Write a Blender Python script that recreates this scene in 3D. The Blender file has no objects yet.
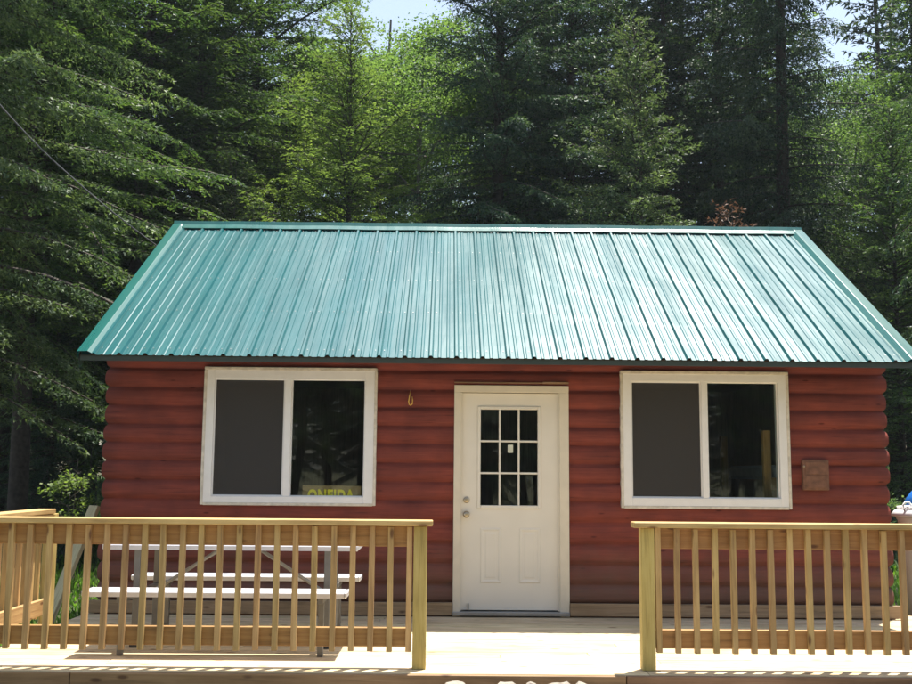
import bpy, bmesh, math, random
import numpy as np
from mathutils import Vector, Matrix
sc = bpy.context.scene
col = sc.collection
R = random.Random(7)

# ------------------------------------------------------------------ materials
def newmat(name):
    m = bpy.data.materials.new(name); m.use_nodes = True
    nt = m.node_tree; nt.nodes.clear()
    return m, nt, nt.nodes, nt.links
def N(ns, t, **kw):
    n = ns.new(t)
    for k, v in kw.items():
        if k in n.inputs: n.inputs[k].default_value = v
        else: setattr(n, k, v)
    return n
def ramp(ns, stops):
    r = ns.new('ShaderNodeValToRGB'); e = r.color_ramp.elements
    while len(e) > 1: e.remove(e[-1])
    e[0].position = stops[0][0]; e[0].color = stops[0][1]
    for p, c in stops[1:]:
        x = e.new(p); x.color = c
    return r
def c4(c): return (c[0], c[1], c[2], 1)
def plain(name, c, rough=.5, metal=0, var=.12, scale=12, bump=0.0, coat=0):
    m, nt, ns, ln = newmat(name)
    o = N(ns, 'ShaderNodeOutputMaterial'); b = N(ns, 'ShaderNodeBsdfPrincipled')
    b.inputs['Roughness'].default_value = rough; b.inputs['Metallic'].default_value = metal
    b.inputs['Coat Weight'].default_value = coat
    tc = N(ns, 'ShaderNodeTexCoord'); nz = N(ns, 'ShaderNodeTexNoise', Scale=scale, Detail=6)
    ln.new(tc.outputs['Object'], nz.inputs['Vector'])
    r = ramp(ns, [(.3, c4([x*(1-var) for x in c])), (.7, c4([min(1, x*(1+var)) for x in c]))])
    ln.new(nz.outputs[0], r.inputs[0]); ln.new(r.outputs[0], b.inputs['Base Color'])
    if bump:
        bp = N(ns, 'ShaderNodeBump', Strength=bump, Distance=.01)
        ln.new(nz.outputs[0], bp.inputs['Height']); ln.new(bp.outputs[0], b.inputs['Normal'])
    ln.new(b.outputs[0], o.inputs[0])
    return m
def wood(name, axis, c1, c2, rough=.65, grain=1.0, knots=True, isl=.18):
    """sawn lumber, grain along the axis; every board a little different"""
    m, nt, ns, ln = newmat(name)
    o = N(ns, 'ShaderNodeOutputMaterial'); b = N(ns, 'ShaderNodeBsdfPrincipled', Roughness=rough)
    g = N(ns, 'ShaderNodeNewGeometry'); tc = N(ns, 'ShaderNodeTexCoord'); oi = N(ns, 'ShaderNodeObjectInfo')
    add = N(ns, 'ShaderNodeMath', operation='ADD')
    ln.new(g.outputs['Random Per Island'], add.inputs[0]); ln.new(oi.outputs['Random'], add.inputs[1])
    fr = N(ns, 'ShaderNodeMath', operation='FRACT'); ln.new(add.outputs[0], fr.inputs[0])
    mul = N(ns, 'ShaderNodeMath', operation='MULTIPLY'); mul.inputs[1].default_value = 37.0
    ln.new(fr.outputs[0], mul.inputs[0])
    off = N(ns, 'ShaderNodeCombineXYZ')
    for i in range(3): ln.new(mul.outputs[0], off.inputs[i])
    va = N(ns, 'ShaderNodeVectorMath', operation='ADD')
    ln.new(tc.outputs['Object'], va.inputs[0]); ln.new(off.outputs[0], va.inputs[1])
    s = [38, 38, 38]; s[axis] = 2.2
    mp = N(ns, 'ShaderNodeMapping'); mp.inputs['Scale'].default_value = s
    ln.new(va.outputs[0], mp.inputs[0])
    nz = N(ns, 'ShaderNodeTexNoise', Scale=1.0, Detail=7, Roughness=.6, Distortion=.6)
    ln.new(mp.outputs[0], nz.inputs[0])
    r = ramp(ns, [(.28, c4([x*.62 for x in c1])), (.45, c4(c1)), (.72, c4(c2))])
    ln.new(nz.outputs[0], r.inputs[0])
    # board to board
    hs = N(ns, 'ShaderNodeHueSaturation')
    mr = N(ns, 'ShaderNodeMapRange'); mr.inputs[3].default_value = 1-isl; mr.inputs[4].default_value = 1+isl*.6
    ln.new(fr.outputs[0], mr.inputs[0]); ln.new(mr.outputs[0], hs.inputs['Value'])
    m2 = N(ns, 'ShaderNodeMath', operation='MULTIPLY'); m2.inputs[1].default_value = 7.31
    f2 = N(ns, 'ShaderNodeMath', operation='FRACT'); ln.new(fr.outputs[0], m2.inputs[0]); ln.new(m2.outputs[0], f2.inputs[0])
    mr2 = N(ns, 'ShaderNodeMapRange'); mr2.inputs[3].default_value = .490; mr2.inputs[4].default_value = .508
    ln.new(f2.outputs[0], mr2.inputs[0]); ln.new(mr2.outputs[0], hs.inputs['Hue'])
    ln.new(r.outputs[0], hs.inputs['Color']); out = hs.outputs[0]
    # broad stain
    nb = N(ns, 'ShaderNodeTexNoise', Scale=2.3, Detail=4); ln.new(va.outputs[0], nb.inputs[0])
    rb = ramp(ns, [(.35, (.78, .76, .7, 1)), (.6, (1, 1, 1, 1))]); ln.new(nb.outputs[0], rb.inputs[0])
    mx = N(ns, 'ShaderNodeMixRGB', blend_type='MULTIPLY', Fac=1.0)
    ln.new(out, mx.inputs[1]); ln.new(rb.outputs[0], mx.inputs[2]); out = mx.outputs[0]
    if knots:
        s2 = [9, 9, 9]; s2[axis] = 3.2
        mk = N(ns, 'ShaderNodeMapping'); mk.inputs['Scale'].default_value = s2; ln.new(va.outputs[0], mk.inputs[0])
        vo = N(ns, 'ShaderNodeTexVoronoi', Scale=1.0); ln.new(mk.outputs[0], vo.inputs[0])
        rk = ramp(ns, [(.07, (.25, .13, .06, 1)), (.15, (1, 1, 1, 1))]); ln.new(vo.outputs['Distance'], rk.inputs[0])
        mk2 = N(ns, 'ShaderNodeMixRGB', blend_type='MULTIPLY', Fac=.85)
        ln.new(out, mk2.inputs[1]); ln.new(rk.outputs[0], mk2.inputs[2]); out = mk2.outputs[0]
    ln.new(out, b.inputs['Base Color'])
    bp = N(ns, 'ShaderNodeBump', Strength=.35, Distance=.004)
    ln.new(nz.outputs[0], bp.inputs['Height']); ln.new(bp.outputs[0], b.inputs['Normal'])
    ln.new(b.outputs[0], o.inputs[0])
    return m
PT1, PT2 = (.47, .30, .115), (.61, .43, .18)
WX = wood('lumber_along_x', 0, PT1, PT2); WY = wood('lumber_along_y', 1, PT1, PT2); WZ = wood('lumber_upright', 2, PT1, PT2)
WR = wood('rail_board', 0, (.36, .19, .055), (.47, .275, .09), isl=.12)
WPOST = wood('post_lumber', 2, (.46, .34, .10), (.56, .44, .16), isl=.05)
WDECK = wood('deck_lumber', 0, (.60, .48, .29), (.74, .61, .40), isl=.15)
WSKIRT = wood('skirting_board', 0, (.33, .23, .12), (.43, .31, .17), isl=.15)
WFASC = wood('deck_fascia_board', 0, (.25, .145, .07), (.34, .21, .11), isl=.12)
WGREY = wood('weathered_board', 2, (.46, .38, .22), (.58, .50, .32))
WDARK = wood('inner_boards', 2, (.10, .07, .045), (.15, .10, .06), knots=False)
WLIN = wood('lining_boards', 2, (.34, .25, .15), (.45, .34, .21), knots=False)
WBUNK = wood('yellow_post', 2, (.45, .30, .10), (.6, .42, .18))

def log_mat():
    m, nt, ns, ln = newmat('red_stained_logs')
    o = N(ns, 'ShaderNodeOutputMaterial'); b = N(ns, 'ShaderNodeBsdfPrincipled', Roughness=.85); b.inputs['Specular IOR Level'].default_value = .2
    tc = N(ns, 'ShaderNodeTexCoord')
    mp = N(ns, 'ShaderNodeMapping'); mp.inputs['Scale'].default_value = (1.3, 1.3, 26); ln.new(tc.outputs['Object'], mp.inputs[0])
    nz = N(ns, 'ShaderNodeTexNoise', Scale=1.6, Detail=8, Roughness=.65, Distortion=.3); ln.new(mp.outputs[0], nz.inputs[0])
    r = ramp(ns, [(.24, (.075, .024, .018, 1)), (.40, (.18, .044, .031, 1)), (.60, (.225, .054, .037, 1)), (.80, (.28, .080, .055, 1))]); ln.new(nz.outputs[0], r.inputs[0])
    n2 = N(ns, 'ShaderNodeTexNoise', Scale=3.2, Detail=5); ln.new(tc.outputs['Object'], n2.inputs[0])
    r2 = ramp(ns, [(.32, (.76, .80, .84, 1)), (.5, (.94, .95, .96, 1)), (.66, (1.1, 1.06, 1.02, 1))]); ln.new(n2.outputs[0], r2.inputs[0])
    mp4 = N(ns, 'ShaderNodeMapping'); mp4.inputs['Scale'].default_value = (1.1, 1.1, 75); ln.new(tc.outputs['Object'], mp4.inputs[0])
    n4 = N(ns, 'ShaderNodeTexNoise', Scale=2.0, Detail=5, Roughness=.7); ln.new(mp4.outputs[0], n4.inputs[0])
    r4 = ramp(ns, [(.31, (.30, .27, .26, 1)), (.39, (1, 1, 1, 1)), (.66, (1, 1, 1, 1)), (.78, (1.25, 1.2, 1.15, 1))]); ln.new(n4.outputs[0], r4.inputs[0])
    mp5 = N(ns, 'ShaderNodeMapping'); mp5.inputs['Scale'].default_value = (2.1, 2.1, 7); ln.new(tc.outputs['Object'], mp5.inputs[0])
    v5 = N(ns, 'ShaderNodeTexVoronoi', Scale=1.3); ln.new(mp5.outputs[0], v5.inputs[0])
    r5 = ramp(ns, [(.045, (.35, .3, .3, 1)), (.10, (1, 1, 1, 1))]); ln.new(v5.outputs['Distance'], r5.inputs[0])
    mx4 = N(ns, 'ShaderNodeMixRGB', blend_type='MULTIPLY', Fac=.8); ln.new(r.outputs[0], mx4.inputs[1]); ln.new(r4.outputs[0], mx4.inputs[2])
    mx5 = N(ns, 'ShaderNodeMixRGB', blend_type='MULTIPLY', Fac=.8); ln.new(mx4.outputs[0], mx5.inputs[1]); ln.new(r5.outputs[0], mx5.inputs[2])
    mx = N(ns, 'ShaderNodeMixRGB', blend_type='MULTIPLY', Fac=1.0); ln.new(mx5.outputs[0], mx.inputs[1]); ln.new(r2.outputs[0], mx.inputs[2])
    # splashed grey dirt on the lowest courses
    sp = N(ns, 'ShaderNodeSeparateXYZ'); ln.new(tc.outputs['Object'], sp.inputs[0])
    ad = N(ns, 'ShaderNodeMath', operation='MULTIPLY_ADD'); ad.inputs[1].default_value = .5
    n3 = N(ns, 'ShaderNodeTexNoise', Scale=5, Detail=5); ln.new(tc.outputs['Object'], n3.inputs[0])
    ln.new(n3.outputs[0], ad.inputs[0]); ln.new(sp.outputs['Z'], ad.inputs[2])
    mr = N(ns, 'ShaderNodeMapRange'); mr.inputs[1].default_value = .95; mr.inputs[2].default_value = .45; mr.inputs[3].default_value = 0; mr.inputs[4].default_value = .72
    ln.new(ad.outputs[0], mr.inputs[0])
    m3 = N(ns, 'ShaderNodeMixRGB'); m3.inputs[2].default_value = (.125, .085, .062, 1)
    ln.new(mr.outputs[0], m3.inputs[0]); ln.new(mx.outputs[0], m3.inputs[1]); ln.new(m3.outputs[0], b.inputs['Base Color'])
    bp = N(ns, 'ShaderNodeBump', Strength=.5, Distance=.008); ln.new(nz.outputs[0], bp.inputs['Height']); ln.new(bp.outputs[0], b.inputs['Normal'])
    ln.new(b.outputs[0], o.inputs[0]); return m
LOG = log_mat()

def roof_mat(name, c, rough):
    m, nt, ns, ln = newmat(name)
    o = N(ns, 'ShaderNodeOutputMaterial'); b = N(ns, 'ShaderNodeBsdfPrincipled')
    
    tc = N(ns, 'ShaderNodeTexCoord')
    n1 = N(ns, 'ShaderNodeTexNoise', Scale=1.1, Detail=5)
    mp = N(ns, 'ShaderNodeMapping'); mp.inputs['Scale'].default_value = (5, .7, .7); ln.new(tc.outputs['Object'], mp.inputs[0]); ln.new(mp.outputs[0], n1.inputs[0])
    r = ramp(ns, [(.3, c4([x*.88 for x in c])), (.7, c4([x*1.1 for x in c]))]); ln.new(n1.outputs[0], r.inputs[0]); ln.new(r.outputs[0], b.inputs['Base Color'])
    mr = N(ns, 'ShaderNodeMapRange'); mr.inputs[3].default_value = rough-.10; mr.inputs[4].default_value = rough+.12
    n2 = N(ns, 'ShaderNodeTexNoise', Scale=1.0, Detail=6, Roughness=.6); mp2 = N(ns, 'ShaderNodeMapping'); mp2.inputs['Scale'].default_value = (4.4, .35, .35); ln.new(tc.outputs['Object'], mp2.inputs[0]); ln.new(mp2.outputs[0], n2.inputs[0])
    ln.new(n2.outputs[0], mr.inputs[0]); ln.new(mr.outputs[0], b.inputs['Roughness'])
    n3 = N(ns, 'ShaderNodeTexNoise', Scale=1.0, Detail=2); mp3 = N(ns, 'ShaderNodeMapping'); mp3.inputs['Scale'].default_value = (9, 1.1, 1.1); ln.new(tc.outputs['Object'], mp3.inputs[0]); ln.new(mp3.outputs[0], n3.inputs[0])
    bp = N(ns, 'ShaderNodeBump', Strength=.3, Distance=.006); ln.new(n3.outputs[0], bp.inputs['Height']); ln.new(bp.outputs[0], b.inputs['Normal'])
    b.inputs['Specular IOR Level'].default_value = .78
    ln.new(b.outputs[0], o.inputs[0]); return m
ROOF = roof_mat('teal_painted_metal', (.002, .086, .094), .30)
TRIM = roof_mat('teal_trim_metal', (.001, .088, .078), .28)
VINYL = plain('white_vinyl', (.80, .78, .75), .35, var=.03)
CASING = plain('weathered_casing', (.62, .56, .46), .7, var=.18, scale=20, bump=.4)
DOORW = plain('bounce_tinted_door_paint', (.75, .70, .60), .45, var=.035, scale=4)  # white door, with warm bounce from the deck mixed into its colour
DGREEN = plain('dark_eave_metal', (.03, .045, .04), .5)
BRASS = plain('satin_nickel', (.5, .42, .3), .3, metal=1)
YBRASS = plain('yellow_brass', (.75, .5, .12), .35, metal=.7)
GREYM = plain('grey_metal', (.32, .32, .31), .45, metal=.6)
ALU = plain('bright_aluminium', (.60, .60, .62), .4, metal=.3, var=.05)
ALUD = plain('dull_aluminium_tube', (.15, .148, .14), .5, metal=.2)
OUTL = plain('rusty_brown_cover', (.17, .075, .04), .7, var=.3, scale=18, bump=.4)
WPLAS = plain('white_plastic', (.78, .79, .8), .35, var=.04)
BPLAS = plain('blue_plastic', (.02, .16, .55), .35)
PAPER = plain('pale_sticker', (.6, .62, .5), .6)
SIGNB = plain('brown_sign_board', (.30, .21, .09), .7)
SIGNY = plain('yellow_sign_paint', (.95, .78, .04), .6)
BLACK = plain('black_cable', (.05, .05, .05), .6)
NAIL = plain('nail_rust', (.09, .05, .03), .6, metal=.4)
CURT = plain('pale_blue_curtain', (.35, .42, .45), .8)

def glass_mat():
    m, nt, ns, ln = newmat('window_glass')
    o = N(ns, 'ShaderNodeOutputMaterial'); t = N(ns, 'ShaderNodeBsdfTransparent'); t.inputs[0].default_value = (.86, .89, .87, 1)
    g = N(ns, 'ShaderNodeBsdfGlossy', Roughness=.008); g.inputs[0].default_value = (1, 1, 1, 1)
    lf = N(ns, 'ShaderNodeLayerWeight', Blend=.5); pw = N(ns, 'ShaderNodeMath', operation='POWER'); pw.inputs[1].default_value = 5; ln.new(lf.outputs['Facing'], pw.inputs[0])
    lw = N(ns, 'ShaderNodeMapRange'); lw.inputs[3].default_value = .05; lw.inputs[4].default_value = 1.0; ln.new(pw.outputs[0], lw.inputs[0]); mx = N(ns, 'ShaderNodeMixShader')
    tc = N(ns, 'ShaderNodeTexCoord'); nz = N(ns, 'ShaderNodeTexNoise', Scale=1.3, Detail=1); ln.new(tc.outputs['Object'], nz.inputs[0])
    bp = N(ns, 'ShaderNodeBump', Strength=.12, Distance=.02); ln.new(nz.outputs[0], bp.inputs['Height']); ln.new(bp.outputs[0], g.inputs['Normal'])
    ln.new(lw.outputs[0], mx.inputs[0]); ln.new(t.outputs[0], mx.inputs[1]); ln.new(g.outputs[0], mx.inputs[2]); ln.new(mx.outputs[0], o.inputs[0]); return m
GLASS = glass_mat()
def screen_mat():
    m, nt, ns, ln = newmat('insect_screen')
    o = N(ns, 'ShaderNodeOutputMaterial'); t = N(ns, 'ShaderNodeBsdfTransparent'); d = N(ns, 'ShaderNodeBsdfDiffuse'); d.inputs[0].default_value = (.066, .062, .057, 1)
    mx = N(ns, 'ShaderNodeMixShader'); mx.inputs[0].default_value = .72
    ln.new(t.outputs[0], mx.inputs[1]); ln.new(d.outputs[0], mx.inputs[2]); ln.new(mx.outputs[0], o.inputs[0]); return m
SCREEN = screen_mat()
def leaf_mat(name, dark, mid, light, trans=.35, tcol=None, scale=1.2):
    m, nt, ns, ln = newmat(name)
    o = N(ns, 'ShaderNodeOutputMaterial'); g = N(ns, 'ShaderNodeNewGeometry'); tc = N(ns, 'ShaderNodeTexCoord'); oi = N(ns, 'ShaderNodeObjectInfo')
    nz = N(ns, 'ShaderNodeTexNoise', Scale=scale, Detail=3); ln.new(tc.outputs['Object'], nz.inputs[0])
    a = N(ns, 'ShaderNodeMath', operation='MULTIPLY_ADD'); a.inputs[1].default_value = .35; ln.new(g.outputs['Random Per Island'], a.inputs[0]); 
    s = N(ns, 'ShaderNodeMath', operation='SUBTRACT'); s.inputs[1].default_value = .17; ln.new(nz.outputs[0], s.inputs[0]); ln.new(s.outputs[0], a.inputs[2])
    r = ramp(ns, [(.28, c4(dark)), (.5, c4(mid)), (.75, c4(light))]); ln.new(a.outputs[0], r.inputs[0])
    hs = N(ns, 'ShaderNodeHueSaturation'); mr = N(ns, 'ShaderNodeMapRange'); mr.inputs[3].default_value = .8; mr.inputs[4].default_value = 1.2
    ln.new(oi.outputs['Random'], mr.inputs[0]); ln.new(mr.outputs[0], hs.inputs['Value']); ln.new(r.outputs[0], hs.inputs['Color'])
    b = N(ns, 'ShaderNodeBsdfPrincipled', Roughness=.5); b.inputs['Specular IOR Level'].default_value = .15
    ln.new(hs.outputs[0], b.inputs['Base Color'])
    t = N(ns, 'ShaderNodeBsdfTranslucent'); mu = N(ns, 'ShaderNodeMixRGB', blend_type='MULTIPLY', Fac=1.0)
    mu.inputs[2].default_value = c4(tcol or (1.7, 2.2, .7)); ln.new(hs.outputs[0], mu.inputs[1]); ln.new(mu.outputs[0], t.inputs[0])
    mx = N(ns, 'ShaderNodeMixShader'); mx.inputs[0].default_value = trans
    ln.new(b.outputs[0], mx.inputs[1]); ln.new(t.outputs[0], mx.inputs[2]); ln.new(mx.outputs[0], o.inputs[0]); return m
L_SPRUCE = leaf_mat('spruce_needles', (.022, .046, .034), (.044, .078, .050), (.105, .145, .078), .2, (1.5, 1.7, .8))
L_LIT = leaf_mat('sunlit_tint_needles', (.050, .080, .044), (.095, .135, .068), (.19, .235, .11), .25, (1.5, 1.7, .8))  # needles lightened, so sunlight on these crowns sits in the colour
L_BOUGH = leaf_mat('lit_bough_tint_needles', (.038, .068, .036), (.074, .112, .056), (.155, .200, .092), .28, (1.5, 1.7, .8))  # spruce needles with the light on the left tree's boughs coloured in
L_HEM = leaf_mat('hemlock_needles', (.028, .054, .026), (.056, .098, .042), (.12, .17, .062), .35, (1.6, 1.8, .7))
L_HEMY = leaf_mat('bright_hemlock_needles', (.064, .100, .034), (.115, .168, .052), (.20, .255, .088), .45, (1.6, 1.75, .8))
L_DEC = leaf_mat('maple_leaves', (.052, .088, .034), (.095, .148, .050), (.15, .205, .072), .46, (1.5, 1.7, .85))
L_DEAD = leaf_mat('dead_brown_needles', (.08, .045, .03), (.13, .072, .045), (.20, .12, .08), .25, (1.2, 1.1, 1))
L_GRASS = leaf_mat('grass_blades', (.07, .14, .03), (.13, .23, .045), (.22, .32, .08), .4, scale=3)
BARK = plain('conifer_bark', (.045, .034, .027), .9, var=.45, scale=16, bump=1.0)
BARKG = plain('grey_bark', (.13, .115, .095), .9, var=.4, scale=14, bump=1.0)
STONE = plain('pale_stone', (.27, .235, .19), .85, var=.35, scale=9, bump=.8)

def ground_mat():
    m, nt, ns, ln = newmat('forest_floor')
    o = N(ns, 'ShaderNodeOutputMaterial'); b = N(ns, 'ShaderNodeBsdfPrincipled', Roughness=.95)
    tc = N(ns, 'ShaderNodeTexCoord')
    n1 = N(ns, 'ShaderNodeTexNoise', Scale=.6, Detail=8, Roughness=.65); n2 = N(ns, 'ShaderNodeTexNoise', Scale=30, Detail=6, Roughness=.7)
    for n in (n1, n2): ln.new(tc.outputs['Object'], n.inputs[0])
    r1 = ramp(ns, [(.4, (.10, .075, .045, 1)), (.6, (.06, .085, .03, 1))]); r2 = ramp(ns, [(.3, (.5, .5, .5, 1)), (.7, (1.3, 1.25, 1.15, 1))])
    ln.new(n1.outputs[0], r1.inputs[0]); ln.new(n2.outputs[0], r2.inputs[0])
    mx = N(ns, 'ShaderNodeMixRGB', blend_type='MULTIPLY', Fac=1.0); ln.new(r1.outputs[0], mx.inputs[1]); ln.new(r2.outputs[0], mx.inputs[2])
    ln.new(mx.outputs[0], b.inputs['Base Color'])
    bp = N(ns, 'ShaderNodeBump', Strength=.8, Distance=.03); ln.new(n2.outputs[0], bp.inputs['Height']); ln.new(bp.outputs[0], b.inputs['Normal'])
    ln.new(b.outputs[0], o.inputs[0]); return m
GROUND = ground_mat()
GRAVEL = plain('gravel_yard', (.30, .26, .20), .95, var=.45, scale=45, bump=1.0)

# ------------------------------------------------------------------ mesh helpers
class MB:
    def __init__(s): s.bm = bmesh.new()
    def box(s, x0, x1, y0, y1, z0, z1, bev=0.0, rot=None, piv=None):
        g = bmesh.ops.create_cube(s.bm, size=1)['verts']
        sx, sy, sz = x1-x0, y1-y0, z1-z0
        for v in g: v.co = Vector((x0+(v.co.x+.5)*sx, y0+(v.co.y+.5)*sy, z0+(v.co.z+.5)*sz))
        if bev:
            es = list({e for v in g for e in v.link_edges})
            r = bmesh.ops.bevel(s.bm, geom=es, offset=bev, segments=1, affect='EDGES', profile=.5)
            g = list({v for f in r['faces'] for v in f.verts} | {v for v in g if v.is_valid})
        if rot is not None:
            bmesh.ops.transform(s.bm, matrix=Matrix.Translation(piv) @ rot @ Matrix.Translation(-Vector(piv)), verts=list(g))
        return s
    def tube(s, pts, r, n=8, cap=True):
        pts = [Vector(p) for p in pts]; rings = []
        rs = r if isinstance(r, (list, tuple)) else [r]*len(pts)
        for i, p in enumerate(pts):
            t = (pts[min(i+1, len(pts)-1)] - pts[max(i-1, 0)]).normalized()
            a = t.cross(Vector((0, 0, 1)));
            if a.length < .05: a = t.cross(Vector((0, 1, 0)))
            a.normalize(); b = t.cross(a)
            rings.append([s.bm.verts.new(p + (a*math.cos(2*math.pi*k/n) + b*math.sin(2*math.pi*k/n))*rs[i]) for k in range(n)])
        for A, B in zip(rings, rings[1:]):
            for k in range(n): s.bm.faces.new((A[k], A[(k+1) % n], B[(k+1) % n], B[k])).smooth = True
        if cap: s.bm.faces.new(rings[0][::-1]); s.bm.faces.new(rings[-1])
        return s
    def lathe(s, c, prof, n=24, axis='z'):
        rings = []
        for r, h in prof:
            ring = []
            for k in range(n):
                a = 2*math.pi*k/n
                if axis == 'z': p = (c[0]+r*math.cos(a), c[1]+r*math.sin(a), c[2]+h)
                else: p = (c[0]+r*math.cos(a), c[1]-h, c[2]+r*math.sin(a))
                ring.append(s.bm.verts.new(p))
            rings.append(ring)
        for A, B in zip(rings, rings[1:]):
            for k in range(n): s.bm.faces.new((A[k], A[(k+1) % n], B[(k+1) % n], B[k])).smooth = True
        s.bm.faces.new(rings[0][::-1]); s.bm.faces.new(rings[-1]); return s
    def quad(s, pts):
        s.bm.faces.new([s.bm.verts.new(p) for p in pts]); return s
    def build(s, name, mat, parent=None, loc=None, recalc=True):
        if recalc: bmesh.ops.recalc_face_normals(s.bm, faces=s.bm.faces)
        me = bpy.data.meshes.new(name); s.bm.to_mesh(me); s.bm.free()
        me.materials.append(mat)
        if loc is not None: me.transform(Matrix.Translation(-Vector(loc)))
        o = bpy.data.objects.new(name, me); col.objects.link(o)
        if loc is not None: o.location = loc
        if parent: o.parent = parent
        return o
def tag(o, label=None, cat=None, group=None, kind=None):
    if label: o['label'] = label
    if cat: o['category'] = cat
    if group: o['group'] = group
    if kind: o['kind'] = kind
    return o
def empty(name, loc=(0, 0, 0), rz=0):
    o = bpy.data.objects.new(name, None); col.objects.link(o); o.location = loc; o.rotation_euler.z = rz; o.empty_display_size = .2
    return o
def copy_tree(o, parent=None):
    c = o.copy(); col.objects.link(c)
    if parent: c.parent = parent
    for ch in list(o.children): copy_tree(ch, c)
    return c
def npmesh(name, verts, faces_n, mats, midx=None, smooth=False, ids=None):
    """verts (V,3); all faces are consecutive runs of faces_n vertices, or use ids (F,n)"""
    me = bpy.data.meshes.new(name); V = len(verts)
    if ids is None: ids = np.arange(V).reshape(-1, faces_n)
    F, n = ids.shape
    me.vertices.add(V); me.vertices.foreach_set('co', np.ascontiguousarray(verts, dtype=np.float32).ravel())
    me.loops.add(F*n); me.loops.foreach_set('vertex_index', ids.astype(np.int32).ravel())
    me.polygons.add(F); me.polygons.foreach_set('loop_start', np.arange(0, F*n, n, dtype=np.int32))
    if midx is not None: me.polygons.foreach_set('material_index', midx.astype(np.int32))
    me.polygons.foreach_set('use_smooth', np.full(F, smooth))
    for m in mats: me.materials.append(m)
    me.update(calc_edges=True)
    return me

# ------------------------------------------------------------------ camera (fitted to the photograph)
f_px, pit, rol, yaw = 1047.9968, .1254, .0085, -.0085
def ray(u, v):
    a = (u-456)/f_px; b = (v-342)/f_px
    c, s = math.cos(rol), math.sin(rol); a, b = c*a+s*b, -s*a+c*b
    x, y, z = a, 1., -b
    c, s = math.cos(pit), math.sin(pit); y, z = c*y-s*z, s*y+c*z
    c, s = math.cos(yaw), math.sin(yaw); x, y = c*x-s*y, s*x+c*y
    return Vector((x, y, z))
CAM = Vector((-.4712, -9.7771, 1.2777))
def atY(u, v, Y):
    r = ray(u, v); return CAM + r*((Y-CAM.y)/r.y)
Fw = ray(456, 342); Rt = (ray(457, 342)-Fw).normalized(); Up = (ray(456, 341)-Fw).normalized(); Fw.normalize()
cd = bpy.data.cameras.new('camera'); cam = bpy.data.objects.new('camera', cd); col.objects.link(cam)
M = Matrix.Identity(4)
for i in range(3): M[i][0] = Rt[i]; M[i][1] = Up[i]; M[i][2] = -Fw[i]; M[i][3] = CAM[i]
cam.matrix_world = M
cd.sensor_width = 36; cd.lens = f_px/912*36; cd.clip_end = 3000; cd.clip_start = .05
sc.camera = cam

# ------------------------------------------------------------------ light
SX, SY = .16, .197
w = bpy.data.worlds.new('World'); sc.world = w; w.use_nodes = True
nt = w.node_tree; nt.nodes.clear()
sk = nt.nodes.new('ShaderNodeTexSky'); sk.sky_type = 'NISHITA'; sk.sun_disc = False
sk.sun_elevation = math.atan(1/math.hypot(SX, SY)); sk.sun_rotation = math.atan2(SX, SY); sk.air_density = 1.2; sk.dust_density = 1.5
bg = nt.nodes.new('ShaderNodeBackground'); bg.inputs[1].default_value = .10
wo = nt.nodes.new('ShaderNodeOutputWorld'); hz = nt.nodes.new('ShaderNodeHueSaturation'); hz.inputs['Saturation'].default_value = .78
nt.links.new(sk.outputs[0], hz.inputs['Color']); nt.links.new(hz.outputs[0], bg.inputs[0]); nt.links.new(bg.outputs[0], wo.inputs[0])
sd = bpy.data.lights.new('sun', 'SUN'); sd.energy = 5.0; sd.angle = math.radians(.55); sd.color = (1, .955, .87)
so = bpy.data.objects.new('sun', sd); col.objects.link(so)
so.rotation_euler = Vector((SX, SY, 1)).to_track_quat('Z', 'Y').to_euler(); so.location = (3, 5, 30)
sc.view_settings.view_transform = 'Standard'; sc.view_settings.look = 'None'; sc.view_settings.gamma = 1
sc.view_settings.exposure = 1.22
sc.view_settings.use_curve_mapping = False
sc.render.engine = 'CYCLES'
sc.cycles.max_bounces = 8; sc.cycles.transparent_max_bounces = 12

# ------------------------------------------------------------------ ground
GZ = -.24
def gheight(x, y):
    h = GZ + .04*np.sin(x*.9+1)*np.cos(y*.7)
    far = np.clip((y-9)/60, 0, 1); h = h + far*3.0*(1+.3*np.sin(x*.07))
    side = np.clip((np.abs(x)-6)/30, 0, 1); h = h + side*.8*np.sin(x*.2+y*.15)**2
    d = np.clip(np.maximum(np.abs(x)-4.2, np.maximum(-3.6-y, y-6))/3, 0, 1)
    return GZ-.02 + (h-GZ+.02)*d
def ground():
    xs = np.concatenate([np.linspace(-900, -41, 12), np.linspace(-40, 40, 161), np.linspace(41, 900, 12)])
    ys = np.concatenate([np.linspace(-900, -41, 12), np.linspace(-40, 80, 241), np.linspace(82, 900, 12)])
    X, Y = np.meshgrid(xs, ys); Z = gheight(X, Y)
    v = np.stack([X, Y, Z], -1).reshape(-1, 3); nx = len(xs)
    i = np.arange(len(ys)-1)[:, None]*nx + np.arange(nx-1)[None]
    ids = np.stack([i, i+1, i+nx+1, i+nx], -1).reshape(-1, 4)
    me = npmesh('ground', v, 4, [GROUND], smooth=True, ids=ids)
    o = bpy.data.objects.new('ground', me); col.objects.link(o); tag(o, kind='structure')
ground()
yard = MB()
n = 40
vs = [yard.bm.verts.new((6.0*math.cos(2*math.pi*k/n)*(1+.06*math.sin(5*k)), -8.2+5.3*math.sin(2*math.pi*k/n)*(1+.03*math.cos(7*k)), GZ+.045)) for k in range(n)]
yard.bm.faces.new(vs)
tag(yard.build('gravel_yard', GRAVEL), kind='structure')

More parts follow.
